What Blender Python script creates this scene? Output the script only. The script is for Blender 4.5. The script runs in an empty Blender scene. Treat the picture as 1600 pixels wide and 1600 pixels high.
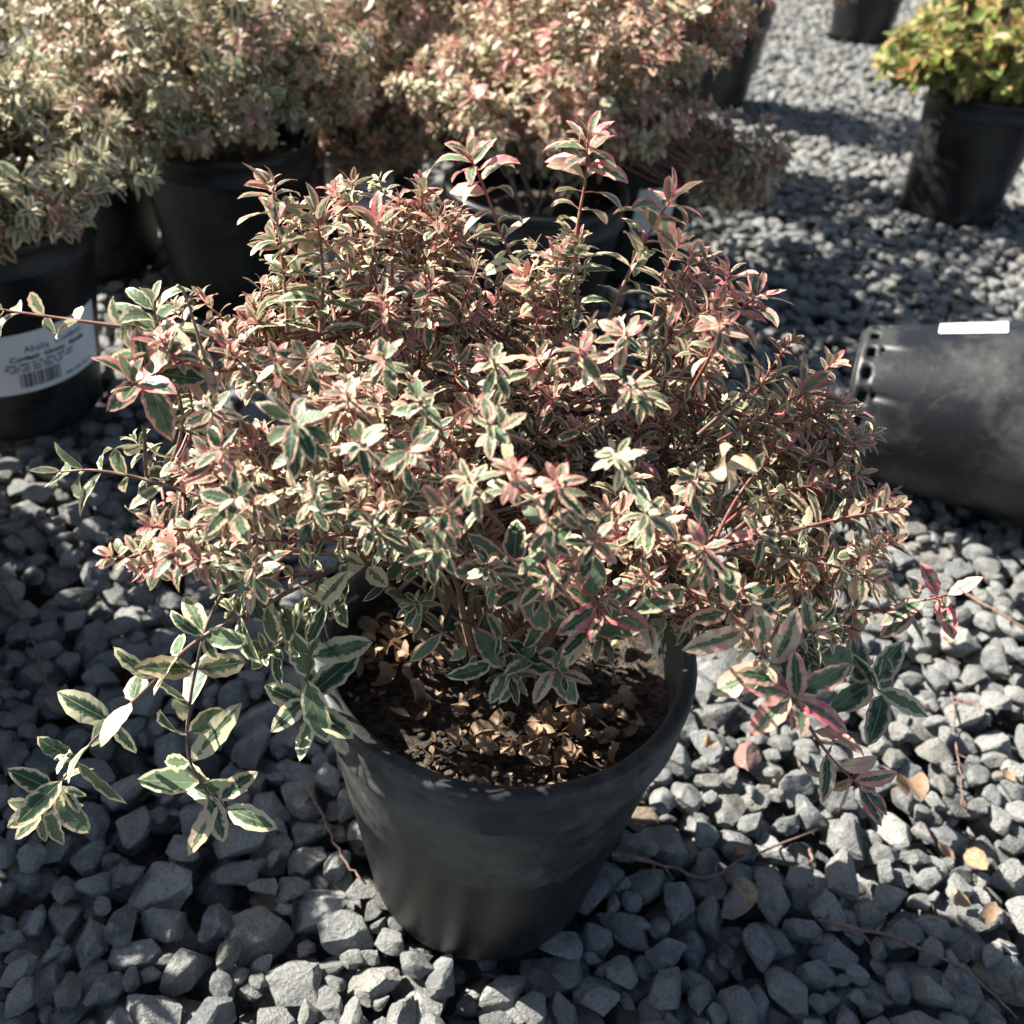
import bpy, math, random
import numpy as np
from mathutils import Vector, Matrix, noise as mnoise

SC = bpy.context.scene
COL = SC.collection
rng = np.random.default_rng(11)
R_ = math.radians

# ------------------------------------------------------------------ camera
CAM_P, CAM_R, CAM_H, FOC = R_(38.0), R_(6.0), 0.794, 1550.0
FW = np.array([0, math.cos(CAM_P), -math.sin(CAM_P)])
RI0 = np.array([1.0, 0, 0]); UP0 = np.cross(RI0, FW)
RI = math.cos(CAM_R) * RI0 + math.sin(CAM_R) * UP0
UPV = -math.sin(CAM_R) * RI0 + math.cos(CAM_R) * UP0
ORG = np.array([0, 0, CAM_H])
cam = bpy.data.cameras.new("camera"); camo = bpy.data.objects.new("camera", cam); COL.objects.link(camo)
camo.matrix_world = Matrix(((RI[0], UPV[0], -FW[0], ORG[0]), (RI[1], UPV[1], -FW[1], ORG[1]),
                            (RI[2], UPV[2], -FW[2], ORG[2]), (0, 0, 0, 1)))
cam.sensor_width = 36; cam.lens = 36 * FOC / 1600.0
cam.clip_start = 0.02; cam.clip_end = 500
cam.dof.use_dof = True; cam.dof.focus_distance = 0.63; cam.dof.aperture_fstop = 8.0
SC.camera = camo

# ------------------------------------------------------------------ sky, sun, exposure
SUN_EL, SUN_A = R_(37), R_(20)          # sun stands behind the left shoulder of the rows
SUN = np.array([-math.cos(SUN_A) * math.cos(SUN_EL), math.sin(SUN_A) * math.cos(SUN_EL), math.sin(SUN_EL)])
world = bpy.data.worlds.new("World"); SC.world = world; world.use_nodes = True
wn = world.node_tree
sky = wn.nodes.new("ShaderNodeTexSky"); sky.sky_type = 'NISHITA'; sky.sun_disc = False
sky.sun_elevation = SUN_EL; sky.sun_rotation = math.atan2(SUN[0], SUN[1])
wn.links.new(sky.outputs[0], wn.nodes["Background"].inputs[0]); wn.nodes["Background"].inputs[1].default_value = 0.05
sky.air_density = 1.0; sky.dust_density = 1.6; sky.ozone_density = 0.7
sun = bpy.data.lights.new("sun", 'SUN'); sun.energy = 5.0; sun.angle = R_(0.5); sun.color = (1.0, 0.96, 0.90)
suno = bpy.data.objects.new("sun", sun); COL.objects.link(suno)
suno.rotation_euler = Vector(-SUN).to_track_quat('-Z', 'Y').to_euler(); suno.location = (-3, 1, 3)
SC.view_settings.view_transform = 'Standard'; SC.view_settings.look = 'None'
SC.view_settings.exposure = 1.76; SC.view_settings.gamma = 1.0; SC.view_settings.use_curve_mapping = False
SC.render.engine = 'CYCLES'

# ------------------------------------------------------------------ helpers
def at(px, py, y=None, z=None):
    d = FW + (px - 800) / FOC * RI - (py - 800) / FOC * UPV
    t = (z - ORG[2]) / d[2] if z is not None else y / d[1]
    return ORG + d * t

def proj(P):
    d = np.asarray(P) - ORG
    zz = np.maximum(d @ FW, 1e-3)
    return np.stack([800 + FOC * (d @ RI) / zz, 800 - FOC * (d @ UPV) / zz, d @ FW], -1)

def nrm(v):
    v = np.asarray(v, float); return v / np.maximum(np.linalg.norm(v, axis=-1, keepdims=True), 1e-9)

def mesh(name, V, Fc, mat=None, smooth=True, uv=None, tint=None, tname='leaf_tint'):
    """V (n,3); Fc (m,k) array of equal sided faces, or a list of them"""
    me = bpy.data.meshes.new(name)
    V = np.ascontiguousarray(V, np.float32)
    if not isinstance(Fc, list) or not isinstance(Fc[0], np.ndarray): Fc = [np.asarray(Fc)]
    Fc = [np.asarray(f, np.int32) for f in Fc if len(f)]
    me.vertices.add(len(V)); me.vertices.foreach_set('co', V.ravel())
    tot = np.concatenate([np.full(len(f), f.shape[1], np.int32) for f in Fc])
    idx = np.concatenate([f.ravel() for f in Fc])
    st = np.concatenate([[0], np.cumsum(tot)[:-1]]).astype(np.int32)
    me.loops.add(len(idx)); me.loops.foreach_set('vertex_index', idx)
    me.polygons.add(len(tot)); me.polygons.foreach_set('loop_start', st)
    if uv is not None:
        l = me.uv_layers.new(name='UVMap'); l.data.foreach_set('uv', np.ascontiguousarray(uv[idx], np.float32).ravel())
    me.update(calc_edges=True)
    me.polygons.foreach_set('use_smooth', np.full(len(tot), smooth))
    if tint is not None:
        a = me.attributes.new(tname, 'FLOAT_COLOR', 'POINT'); a.data.foreach_set('color', np.ascontiguousarray(tint, np.float32).ravel())
    if mat: me.materials.append(mat)
    return me

def obj(name, me, parent=None, loc=None, kind=None, label=None, cat=None, group=None):
    o = bpy.data.objects.new(name, me); COL.objects.link(o)
    if parent is not None: o.parent = parent
    if loc is not None: o.location = loc
    tag(o, label, cat, group, kind)
    return o

def tag(o, label=None, cat=None, group=None, kind=None):
    if label: o['label'] = label
    if cat: o['category'] = cat
    if group: o['group'] = group
    if kind: o['kind'] = kind
    return o

def tubes(polys, sides=5):
    """polys: list of (pts(n,3), radii(n)) -> verts, faces"""
    Vs, Fs, Ts, off = [], [], [], 0
    ang = np.arange(sides) * 2 * math.pi / sides
    for pts, rad in polys:
        pts = np.asarray(pts, float); n = len(pts)
        T = nrm(np.gradient(pts, axis=0))
        ref = np.array([0.31, 0.17, 0.93]) if abs(T[0, 2]) < 0.85 else np.array([0.9, 0.3, 0.1])
        U = nrm(np.cross(T, ref)); W = np.cross(T, U)
        ring = pts[:, None] + np.asarray(rad)[:, None, None] * (np.cos(ang)[None, :, None] * U[:, None] + np.sin(ang)[None, :, None] * W[:, None])
        Vs.append(ring.reshape(-1, 3))
        i = np.arange(n - 1)[:, None] * sides; j = np.arange(sides)[None]
        a = i + j; b = i + (j + 1) % sides
        Fs.append((np.stack([a, b, b + sides, a + sides], -1).reshape(-1, 4)) + off)
        cap = np.arange(sides) + (n - 1) * sides + off
        Ts.append(np.stack([np.full(sides - 2, cap[0]), cap[1:-1], cap[2:]], -1))
        off += n * sides
    return np.concatenate(Vs), [np.concatenate(Fs), np.concatenate(Ts)]

def smooth_path(P, n=14):
    P = np.asarray(P, float)
    if len(P) == 2: return P[0] + (P[1] - P[0]) * np.linspace(0, 1, n)[:, None]
    Q = np.vstack([2 * P[0] - P[1], P, 2 * P[-1] - P[-2]])
    out = []
    m = max(2, n // (len(P) - 1))
    for i in range(len(P) - 1):
        p0, p1, p2, p3 = Q[i:i + 4]
        for t in np.linspace(0, 1, m, endpoint=False):
            out.append(0.5 * (2 * p1 + (p2 - p0) * t + (2 * p0 - 5 * p1 + 4 * p2 - p3) * t * t + (3 * p1 - p0 - 3 * p2 + p3) * t ** 3))
    out.append(P[-1]); return np.array(out)

# ------------------------------------------------------------------ materials
class NT:
    def __init__(s, name):
        s.m = bpy.data.materials.new(name); s.m.use_nodes = True; s.t = s.m.node_tree
        s.b = s.t.nodes['Principled BSDF']; s.out = s.t.nodes['Material Output']
    def n(s, typ, **kw):
        nd = s.t.nodes.new(typ)
        for k, v in kw.items(): setattr(nd, k, v)
        return nd
    def set(s, sock, v):
        if hasattr(v, 'is_output') or isinstance(v, bpy.types.NodeSocket): s.t.links.new(v, sock)
        else: sock.default_value = v
    def math(s, op, a, b=0.0, c=None, clamp=False):
        nd = s.n('ShaderNodeMath', operation=op, use_clamp=clamp); s.set(nd.inputs[0], a); s.set(nd.inputs[1], b)
        if c is not None: s.set(nd.inputs[2], c)
        return nd.outputs[0]
    def mix(s, f, a, b):
        nd = s.n('ShaderNodeMix', data_type='RGBA'); s.set(nd.inputs[0], f)
        s.set(nd.inputs[6], a if not isinstance(a, tuple) else (*a, 1)); s.set(nd.inputs[7], b if not isinstance(b, tuple) else (*b, 1))
        return nd.outputs[2]
    def mixf(s, f, a, b):
        nd = s.n('ShaderNodeMix', data_type='FLOAT'); s.set(nd.inputs[0], f); s.set(nd.inputs[2], a); s.set(nd.inputs[3], b)
        return nd.outputs[0]
    def noise(s, vec, scale, detail=3, rough=0.55, dist=0.0, dim='3D'):
        nd = s.n('ShaderNodeTexNoise', noise_dimensions=dim); s.set(nd.inputs['Vector'], vec); s.set(nd.inputs['Scale'], scale)
        nd.inputs['Detail'].default_value = detail; nd.inputs['Roughness'].default_value = rough; nd.inputs['Distortion'].default_value = dist
        return nd.outputs[0]
    def ss(s, v, lo, hi):
        nd = s.n('ShaderNodeMapRange', interpolation_type='SMOOTHSTEP'); s.set(nd.inputs[0], v)
        s.set(nd.inputs[1], lo); s.set(nd.inputs[2], hi); return nd.outputs[0]
    def attr(s, name):
        nd = s.n('ShaderNodeAttribute', attribute_name=name); sp = s.n('ShaderNodeSeparateColor'); s.t.links.new(nd.outputs['Color'], sp.inputs[0])
        return sp.outputs[0], sp.outputs[1], sp.outputs[2], nd.outputs['Alpha']
    def bump(s, h, strength, dist):
        nd = s.n('ShaderNodeBump'); nd.inputs['Strength'].default_value = strength; nd.inputs['Distance'].default_value = dist
        s.t.links.new(h, nd.inputs['Height']); s.t.links.new(nd.outputs[0], s.b.inputs['Normal']); return nd.outputs[0]

def mat_leaf(name, cream, pink, green, green2, vein, trans=0.24, rough=0.48):
    k = NT(name)
    uvn = k.n('ShaderNodeUVMap'); sp = k.n('ShaderNodeSeparateXYZ'); k.t.links.new(uvn.outputs[0], sp.inputs[0])
    pk, seed, core, tone = k.attr('leaf_tint')
    u = k.math('ABSOLUTE', k.math('MULTIPLY_ADD', sp.outputs[0], 2.0, -1.0)); v = sp.outputs[1]
    cv = k.n('ShaderNodeCombineXYZ')
    k.set(cv.inputs[0], k.math('MULTIPLY', sp.outputs[0], 2.2))
    k.set(cv.inputs[1], k.math('MULTIPLY_ADD', u, -1.6, k.math('MULTIPLY', v, 9.0)))
    k.set(cv.inputs[2], k.math('MULTIPLY', seed, 53.0))
    nz = k.noise(cv.outputs[0], 1.0, 3, 0.65)
    cw = k.math('ADD', core, k.math('MULTIPLY_ADD', nz, 0.95, -0.47))
    ends = k.math('MULTIPLY', k.ss(v, 0.0, 0.22), k.math('SUBTRACT', 1.0, k.ss(v, 0.72, 0.99)))
    cw = k.math('MULTIPLY', cw, k.mixf(ends, 0.35, 1.0))
    d = k.math('SUBTRACT', cw, u)
    c_core = k.ss(d, -0.015, 0.03)
    c_mid = k.ss(d, 0.1, 0.2)
    cv2 = k.n('ShaderNodeCombineXYZ'); k.set(cv2.inputs[0], sp.outputs[0]); k.set(cv2.inputs[1], k.math('MULTIPLY', v, 2.0)); k.set(cv2.inputs[2], k.math('MULTIPLY', seed, 91.0))
    nz2 = k.noise(cv2.outputs[0], 1.6, 2)
    pink_f = k.math('MULTIPLY', pk, k.ss(nz2, 0.25, 0.6), clamp=True)
    pink_f = k.math('MAXIMUM', pink_f, k.math('MULTIPLY', k.ss(u, 0.75, 0.95), k.math('MULTIPLY', pk, 0.8)), clamp=True)
    marg = k.mix(pink_f, cream, pink)
    gr = k.mix(k.ss(k.math('ADD', nz2, k.math('MULTIPLY_ADD', tone, 0.5, -0.25)), 0.35, 0.62), green, green2)
    gr = k.mix(c_mid, green2, gr)
    c = k.mix(c_core, marg, gr)
    c = k.mix(k.math('SUBTRACT', 1.0, k.ss(u, 0.02, 0.06)), c, vein)
    geo = k.n('ShaderNodeNewGeometry')
    c = k.mix(k.math('MULTIPLY', geo.outputs['Backfacing'], 0.28), c, (0.30, 0.35, 0.25))
    k.t.links.new(c, k.b.inputs['Base Color']); k.b.inputs['Roughness'].default_value = rough
    k.b.inputs['Specular IOR Level'].default_value = 0.38
    # side veins as relief
    vv = k.math('SINE', k.math('MULTIPLY', k.math('SUBTRACT', v, k.math('MULTIPLY', u, 0.16)), 42.0))
    h = k.math('ADD', k.math('MULTIPLY', vv, 0.25), k.ss(u, 0.0, 0.12))
    bn = k.bump(h, 0.16, 0.0008)
    tr = k.n('ShaderNodeBsdfTranslucent'); k.t.links.new(c, tr.inputs[0])
    ms = k.n('ShaderNodeMixShader'); ms.inputs[0].default_value = trans
    k.t.links.new(k.b.outputs[0], ms.inputs[1]); k.t.links.new(tr.outputs[0], ms.inputs[2]); k.t.links.new(ms.outputs[0], k.out.inputs[0])
    return k.m

M_LEAF = mat_leaf('variegated_leaf', (0.62, 0.57, 0.35), (0.61, 0.15, 0.17), (0.030, 0.060, 0.030), (0.13, 0.185, 0.10), (0.22, 0.27, 0.13))
M_LEAF2 = mat_leaf('gold_green_leaf', (0.50, 0.48, 0.19), (0.60, 0.15, 0.10), (0.09, 0.165, 0.03), (0.23, 0.33, 0.07), (0.36, 0.4, 0.12), trans=0.35)

def mat_stem():
    k = NT('reddish_bark')
    a, b, c, d = k.attr('leaf_tint')
    g = k.n('ShaderNodeNewGeometry')
    nz = k.noise(g.outputs['Position'], 160.0, 3)
    base = k.mix(a, (0.11, 0.075, 0.05), (0.30, 0.055, 0.05))
    base = k.mix(k.ss(nz, 0.45, 0.7), base, (0.22, 0.16, 0.11))
    base = k.mix(b, base, (0.42, 0.30, 0.19))
    k.t.links.new(base, k.b.inputs['Base Color']); k.b.inputs['Roughness'].default_value = 0.55
    k.bump(nz, 0.5, 0.0008); return k.m
M_STEM = mat_stem()

def mat_pot(name='black_plastic', dust=0.5, stain=False):
    k = NT(name)
    tc = k.n('ShaderNodeTexCoord'); P = tc.outputs['Object']
    sp = k.n('ShaderNodeSeparateXYZ'); k.t.links.new(P, sp.inputs[0])
    n1 = k.noise(P, 9.0, 5, 0.6, 0.6); n2 = k.noise(P, 60.0, 4, 0.7); n3 = k.noise(P, 420.0, 2)
    f = k.ss(k.math('ADD', n1, k.math('MULTIPLY', n2, 0.35)), 0.58, 0.92)
    f = k.math('MULTIPLY', f, dust, clamp=True)
    if stain:      # dried water line half way up the wall, paler dust above it
        line = k.math('ADD', sp.outputs[2], k.math('MULTIPLY_ADD', n1, 0.11, -0.055))
        up = k.ss(line, 0.140, 0.150)
        mp2 = k.n('ShaderNodeMapping'); mp2.inputs['Scale'].default_value = (30, 30, 3); k.t.links.new(P, mp2.inputs[0])
        drip = k.noise(mp2.outputs[0], 1.0, 4, 0.6)
        f = k.math('ADD', k.math('MULTIPLY', f, k.math('MULTIPLY_ADD', up, 0.5, 0.12)), k.math('MULTIPLY', up, k.math('MULTIPLY_ADD', n2, 0.34, -0.02)), clamp=True)
        f = k.math('ADD', f, k.math('MULTIPLY', k.ss(drip, 0.55, 0.8), 0.16), clamp=True)
    sc = k.n('ShaderNodeTexVoronoi', feature='DISTANCE_TO_EDGE'); mp = k.n('ShaderNodeMapping'); mp.inputs['Scale'].default_value = (7, 7, 30); mp.inputs['Rotation'].default_value = (0.5, 0.3, 0)
    k.t.links.new(P, mp.inputs[0]); k.t.links.new(mp.outputs[0], sc.inputs[0]); sc.inputs['Scale'].default_value = 1.3
    scr = k.math('MULTIPLY', k.math('SUBTRACT', 1.0, k.ss(sc.outputs['Distance'], 0.0, 0.012)), k.ss(n2, 0.5, 0.65))
    f = k.math('ADD', f, k.math('MULTIPLY', scr, 0.18), clamp=True)
    spk = k.ss(n3, 0.71, 0.76); f = k.math('ADD', f, k.math('MULTIPLY', spk, 0.25), clamp=True)
    c = k.mix(f, (0.0062, 0.0068, 0.0082), (0.125, 0.13, 0.115))
    k.t.links.new(c, k.b.inputs['Base Color'])
    k.t.links.new(k.mixf(f, 0.42, 0.8), k.b.inputs['Roughness'])
    k.b.inputs['Specular IOR Level'].default_value = 0.34
    k.bump(k.math('ADD', k.math('MULTIPLY', n1, 1.5), k.math('MULTIPLY', n2, 0.25)), 0.25, 0.004)
    return k.m
M_POT = mat_pot('black_plastic', 0.22)
M_POT_FRONT = mat_pot('dusty_black_plastic', 0.8, True)
M_POT_LYING = mat_pot('worn_black_plastic', 0.34)

def mat_stone():
    k = NT('grey_crushed_stone')
    tc = k.n('ShaderNodeTexCoord'); oi = k.n('ShaderNodeObjectInfo')
    off = k.n('ShaderNodeVectorMath', operation='ADD'); k.t.links.new(tc.outputs['Object'], off.inputs[0])
    cb = k.n('ShaderNodeCombineXYZ'); k.set(cb.inputs[0], k.math('MULTIPLY', oi.outputs['Random'], 7.0)); k.set(cb.inputs[1], k.math('MULTIPLY', oi.outputs['Random'], 3.0))
    k.t.links.new(cb.outputs[0], off.inputs[1]); P = off.outputs[0]
    r, g, b, a = k.attr('stone_tint')
    n1 = k.noise(P, 55.0, 5, 0.6); n2 = k.noise(P, 380.0, 4, 0.7); n3 = k.noise(P, 1500.0, 2, 0.6)
    tone = k.math('FRACT', k.math('ADD', r, k.math('MULTIPLY', oi.outputs['Random'], 0.97)))
    base = k.mix(tone, (0.108, 0.111, 0.105), (0.325, 0.323, 0.293))
    hue = k.math('FRACT', k.math('ADD', g, k.math('MULTIPLY', oi.outputs['Random'], 5.3)))
    base = k.mix(k.math('MULTIPLY', k.ss(hue, 0.72, 0.95), 0.7), base, (0.22, 0.205, 0.165))
    base = k.mix(k.math('MULTIPLY', k.math('SUBTRACT', 1.0, k.ss(hue, 0.03, 0.22)), 0.5), base, (0.12, 0.140, 0.152))
    base = k.mix(k.math('MULTIPLY', k.ss(n1, 0.40, 0.62), 0.6), base, (0.33, 0.33, 0.305))
    base = k.mix(k.math('MULTIPLY', k.ss(n2, 0.47, 0.66), 0.55), base, (0.078, 0.081, 0.082))
    base = k.mix(k.math('MULTIPLY', k.ss(n3, 0.55, 0.72), 0.34), base, (0.38, 0.38, 0.355))
    # warm tinted stones: b = 1 pink, 0.5 tan
    base = k.mix(k.ss(b, 0.2, 0.5), base, (0.21, 0.165, 0.12))
    base = k.mix(k.ss(b, 0.7, 1.0), base, k.mix(n1, (0.26, 0.14, 0.115), (0.31, 0.20, 0.165)))
    vo = k.n('ShaderNodeTexVoronoi', feature='DISTANCE_TO_EDGE'); k.t.links.new(P, vo.inputs[0]); vo.inputs['Scale'].default_value = 38.0
    vein = k.math('MULTIPLY', k.math('SUBTRACT', 1.0, k.ss(vo.outputs['Distance'], 0.0, 0.02)), k.ss(n1, 0.52, 0.6))
    base = k.mix(k.math('MULTIPLY', vein, 0.55), base, (0.42, 0.42, 0.40))
    k.t.links.new(base, k.b.inputs['Base Color']); k.b.inputs['Roughness'].default_value = 0.82
    k.b.inputs['Specular IOR Level'].default_value = 0.3
    k.bump(k.math('ADD', k.math('MULTIPLY', n1, 1.0), k.math('ADD', k.math('MULTIPLY', n2, 0.45), k.math('MULTIPLY', n3, 0.14))), 1.0, 0.009)
    return k.m
M_STONE = mat_stone()

def mat_simple(name, c1, c2, scale, rough=0.8, bump=0.5, bd=0.002, c3=None, trans=0.0):
    k = NT(name); g = k.n('ShaderNodeNewGeometry'); P = g.outputs['Position']
    n1 = k.noise(P, scale, 5, 0.65)
    oi = k.n('ShaderNodeObjectInfo')
    c = k.mix(k.ss(n1, 0.35, 0.68), c1, c2)
    if c3: c = k.mix(k.math('MULTIPLY', oi.outputs['Random'], 0.8), c, c3)
    k.t.links.new(c, k.b.inputs['Base Color']); k.b.inputs['Roughness'].default_value = rough
    k.bump(n1, bump, bd)
    if trans:
        tr = k.n('ShaderNodeBsdfTranslucent'); k.t.links.new(c, tr.inputs[0]); ms = k.n('ShaderNodeMixShader'); ms.inputs[0].default_value = trans
        k.t.links.new(k.b.outputs[0], ms.inputs[1]); k.t.links.new(tr.outputs[0], ms.inputs[2]); k.t.links.new(ms.outputs[0], k.out.inputs[0])
    return k.m
M_SOIL = mat_simple('dark_potting_soil', (0.014, 0.0105, 0.008), (0.105, 0.075, 0.052), 190, 0.95, 1.0, 0.004)
M_GROUND = mat_simple('dark_gravel_bed', (0.02, 0.021, 0.023), (0.12, 0.125, 0.125), 70, 0.95, 1.0, 0.01)
M_DRY = mat_simple('dry_tan_leaf', (0.25, 0.16, 0.085), (0.45, 0.33, 0.20), 130, 0.65, 0.4, 0.001, (0.19, 0.115, 0.07), 0.2)
M_PETAL = mat_simple('withered_petal', (0.52, 0.37, 0.20), (0.72, 0.64, 0.52), 120, 0.7, 0.3, 0.001, None, 0.3)
M_LABEL = mat_simple('white_label', (0.74, 0.75, 0.78), (0.80, 0.81, 0.83), 30, 0.4, 0.05, 0.0005)
M_INK = mat_simple('black_print', (0.02, 0.02, 0.022), (0.03, 0.03, 0.03), 30, 0.5, 0.0, 0.0005)
M_TWIG = mat_simple('dead_twig_bark', (0.12, 0.065, 0.05), (0.23, 0.15, 0.115), 240, 0.7, 0.6, 0.001)

# ------------------------------------------------------------------ ground
g_n = 2
ground = obj('ground', mesh('ground', [(-40, -10, -.052), (40, -10, -.052), (40, 90, -.052), (-40, 90, -.052)], [[0, 1, 2, 3]], M_GROUND), kind='structure')

# pots: (x, y, rim radius, height, base radius)
POTS = {
    'front': (0.006, 0.512, .140, .279, .098),
    'A': (-.703, 1.155, .140, .28, .105), 'B': (-.504, 1.553, .140, .27, .105), 'C': (-.36, 1.88, .140, .27, .105),
    'D': (-.014, 1.468, .140, .27, .105), 'E': (.438, 3.05, .140, .27, .105), 'F': (1.11, 4.13, .140, .27, .105),
    'G': (.945, 2.345, .132, .27, .105),
    'L1': (-1.08, .90, .140, .27, .105), 'L2': (-.70, .72, .140, .27, .105),
    'N1': (.20, 2.45, .140, .27, .105), 'L3': (-.65, .46, .085, .17, .065),
    'M1': (-.785, 1.63, .140, .27, .105), 'M2': (-.80, 2.15, .140, .27, .105), 'M3': (.155, 1.855, .140, .27, .105), 'M4': (-.30, 2.45, .140, .27, .105),
}

# ------------------------------------------------------------------ gravel: stones dropped one by one on a height map
def ico(sub):
    import bmesh
    bm = bmesh.new(); bmesh.ops.create_icosphere(bm, subdivisions=sub, radius=1.0)
    V = np.array([v.co[:] for v in bm.verts]); Fc = np.array([[v.index for v in f.verts] for f in bm.faces]); bm.free()
    return V, Fc
def rock(V, r, planes):
    V = V.copy()
    for i in range(planes):
        n = nrm(r.normal(size=3)); d = r.uniform(.42, .84)
        e = V @ n - d; V -= np.where(e > 0, e * .98, 0)[:, None] * n
    f = np.array([mnoise.noise(Vector(v * 1.9) + Vector((r0, 0, 0))) for r0 in [r.uniform(0, 99)] for v in V])
    f2 = np.array([mnoise.noise(Vector(v * 4.7) + Vector((r0, 0, 0))) for r0 in [r.uniform(0, 99)] for v in V])
    V *= (1 + .09 * f + .05 * f2)[:, None]
    V -= (V.max(0) + V.min(0)) / 2; V /= np.abs(V).max(0)
    return V * np.array([1, r.uniform(.58, .92), r.uniform(.45, .75)])
r2 = np.random.default_rng(5)
IV3, IF3 = ico(4); IV2, IF2 = ico(3); IV1, IF1 = ico(2)
NS = 22
ROCK_HI = []; ROCK_MID = []; ROCK_LO = []
for i in range(NS):
    sd = 100 + i
    ROCK_HI.append(rock(IV2, np.random.default_rng(sd), 17)); ROCK_LO.append(rock(IV1, np.random.default_rng(sd), 17))

CELL = .004; X0, X1, Y0, Y1 = -1.0, 1.5, .18, 2.5
nx, ny = int((X1 - X0) / CELL), int((Y1 - Y0) / CELL)
HM = np.full((nx, ny), -.05, np.float32)
S_pos, S_rad, S_rot, S_k = [], [], [], []
def visible_ground(P, m=90):
    q = proj(P); return (q[..., 2] > .1) & (q[..., 0] > -m) & (q[..., 0] < 1600 + m) & (q[..., 1] > -m) & (q[..., 1] < 1600 + m)
blocks = [(p[0], p[1], p[4] - (.012 if p is POTS['front'] else -.004)) for p in POTS.values()]
LY0 = np.array([.460, 1.225, .100]); LYD = nrm(np.array([.93, -.33, .15]))      # lying pot, base centre and axis
def drop(n, smin, smax, ztop):
    cx = r2.uniform(X0 + .03, X1 - .03, n); cy = r2.uniform(Y0 + .03, Y1 - .03, n)
    vis = visible_ground(np.stack([cx, cy, 0 * cx], -1))
    sz = smin + (smax - smin) * r2.beta(1.6, 2.2, n)
    for i in range(n):
        if not vis[i]: continue
        x, y, a = cx[i], cy[i], sz[i]
        if any((x - bx) ** 2 + (y - by) ** 2 < (br + a * .55) ** 2 for bx, by, br in blocks): continue
        k = int(r2.integers(NS)); V = ROCK_LO[k]
        b, c = a * np.abs(V[:, 1]).max(), a * np.abs(V[:, 2]).max()
        th = r2.uniform(0, 6.283); best = None
        for t in range(3):
            xx, yy = x + r2.uniform(-.012, .012) * (t > 0), y + r2.uniform(-.012, .012) * (t > 0)
            i0, i1 = int((xx - a - X0) / CELL), int((xx + a - X0) / CELL) + 1; j0, j1 = int((yy - a - Y0) / CELL), int((yy + a - Y0) / CELL) + 1
            if i0 < 0 or j0 < 0 or i1 >= nx or j1 >= ny: continue
            gx = X0 + (np.arange(i0, i1) + .5) * CELL - xx; gy = Y0 + (np.arange(j0, j1) + .5) * CELL - yy
            u = (gx[:, None] * math.cos(th) + gy[None] * math.sin(th)) / (a * .92); w = (-gx[:, None] * math.sin(th) + gy[None] * math.cos(th)) / (b * .92)
            q = 1 - u * u - w * w; pr = np.where(q > 0, np.sqrt(np.maximum(q, 0)) ** .7 * c, -9)
            sub = HM[i0:i1, j0:j1]
            z = np.max(np.where(q > .12, sub + pr * .86, -9))
            if best is None or z < best[0]: best = (z, xx, yy, i0, i1, j0, j1, pr)
        if best is None: continue
        z, xx, yy, i0, i1, j0, j1, pr = best
        if z + c * .9 > ztop: continue
        HM[i0:i1, j0:j1] = np.maximum(HM[i0:i1, j0:j1], np.where(pr > -1, z + pr * .9, -9))
        S_pos.append((xx, yy, z)); S_rad.append(a); S_rot.append((r2.normal(0, .16), r2.normal(0, .16), th)); S_k.append(k)
drop(9000, .020, .036, .000)
drop(22000, .012, .031, .012)
drop(14000, .007, .014, .004)
near_n = len(S_pos)
# far stretch, one layer, where the rows of pots leave the gravel open
sp = .026
gx, gy = np.meshgrid(np.arange(-2.0, 3.6, sp), np.arange(2.47, 6.3, sp)); fx = (gx + r2.uniform(-.4, .4, gx.shape) * sp).ravel(); fy = (gy + r2.uniform(-.4, .4, gx.shape) * sp).ravel()
pq = proj(np.stack([fx, fy, 0 * fx], -1))
ok = (pq[:, 0] > 850) & (pq[:, 0] < 1660) & (pq[:, 1] > -90)
for x, y in zip(fx[ok], fy[ok]):
    if any((x - bx) ** 2 + (y - by) ** 2 < (br + .01) ** 2 for bx, by, br in blocks): continue
    S_pos.append((x, y, r2.uniform(-.018, -.004))); S_rad.append(r2.uniform(.012, .023)); S_rot.append((r2.normal(0, .25), r2.normal(0, .25), r2.uniform(0, 6.28))); S_k.append(int(r2.integers(NS)))
S_pos = np.array(S_pos); S_rad = np.array(S_rad); S_rot = np.array(S_rot); S_k = np.array(S_k)
print('stones', near_n, len(S_pos))

def eul(r):
    cx, sx, cy, sy, cz, sz = np.cos(r[:, 0]), np.sin(r[:, 0]), np.cos(r[:, 1]), np.sin(r[:, 1]), np.cos(r[:, 2]), np.sin(r[:, 2])
    M = np.zeros((len(r), 3, 3))
    M[:, 0] = np.stack([cz * cy, cz * sy * sx - sz * cx, cz * sy * cx + sz * sx], -1)
    M[:, 1] = np.stack([sz * cy, sz * sy * sx + cz * cx, sz * sy * cx - cz * sx], -1)
    M[:, 2] = np.stack([-sy, cy * sx, cy * cx], -1)
    return M
S_M = eul(S_rot)
q = proj(S_pos); S_px = 2 * FOC * S_rad / q[:, 2]
def hm_at(x, y):
    i, j = int((x - X0) / CELL), int((y - Y0) / CELL)
    return float(HM[i, j]) if 0 <= i < nx and 0 <= j < ny else 0.0
tops = np.array([p[2] - hm_at(p[0], p[1]) for p in S_pos])      # how deep a stone lies under the pile
inframe = (q[:, 0] > 10) & (q[:, 0] < 1590) & (q[:, 1] > 10) & (q[:, 1] < 1590)
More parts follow.
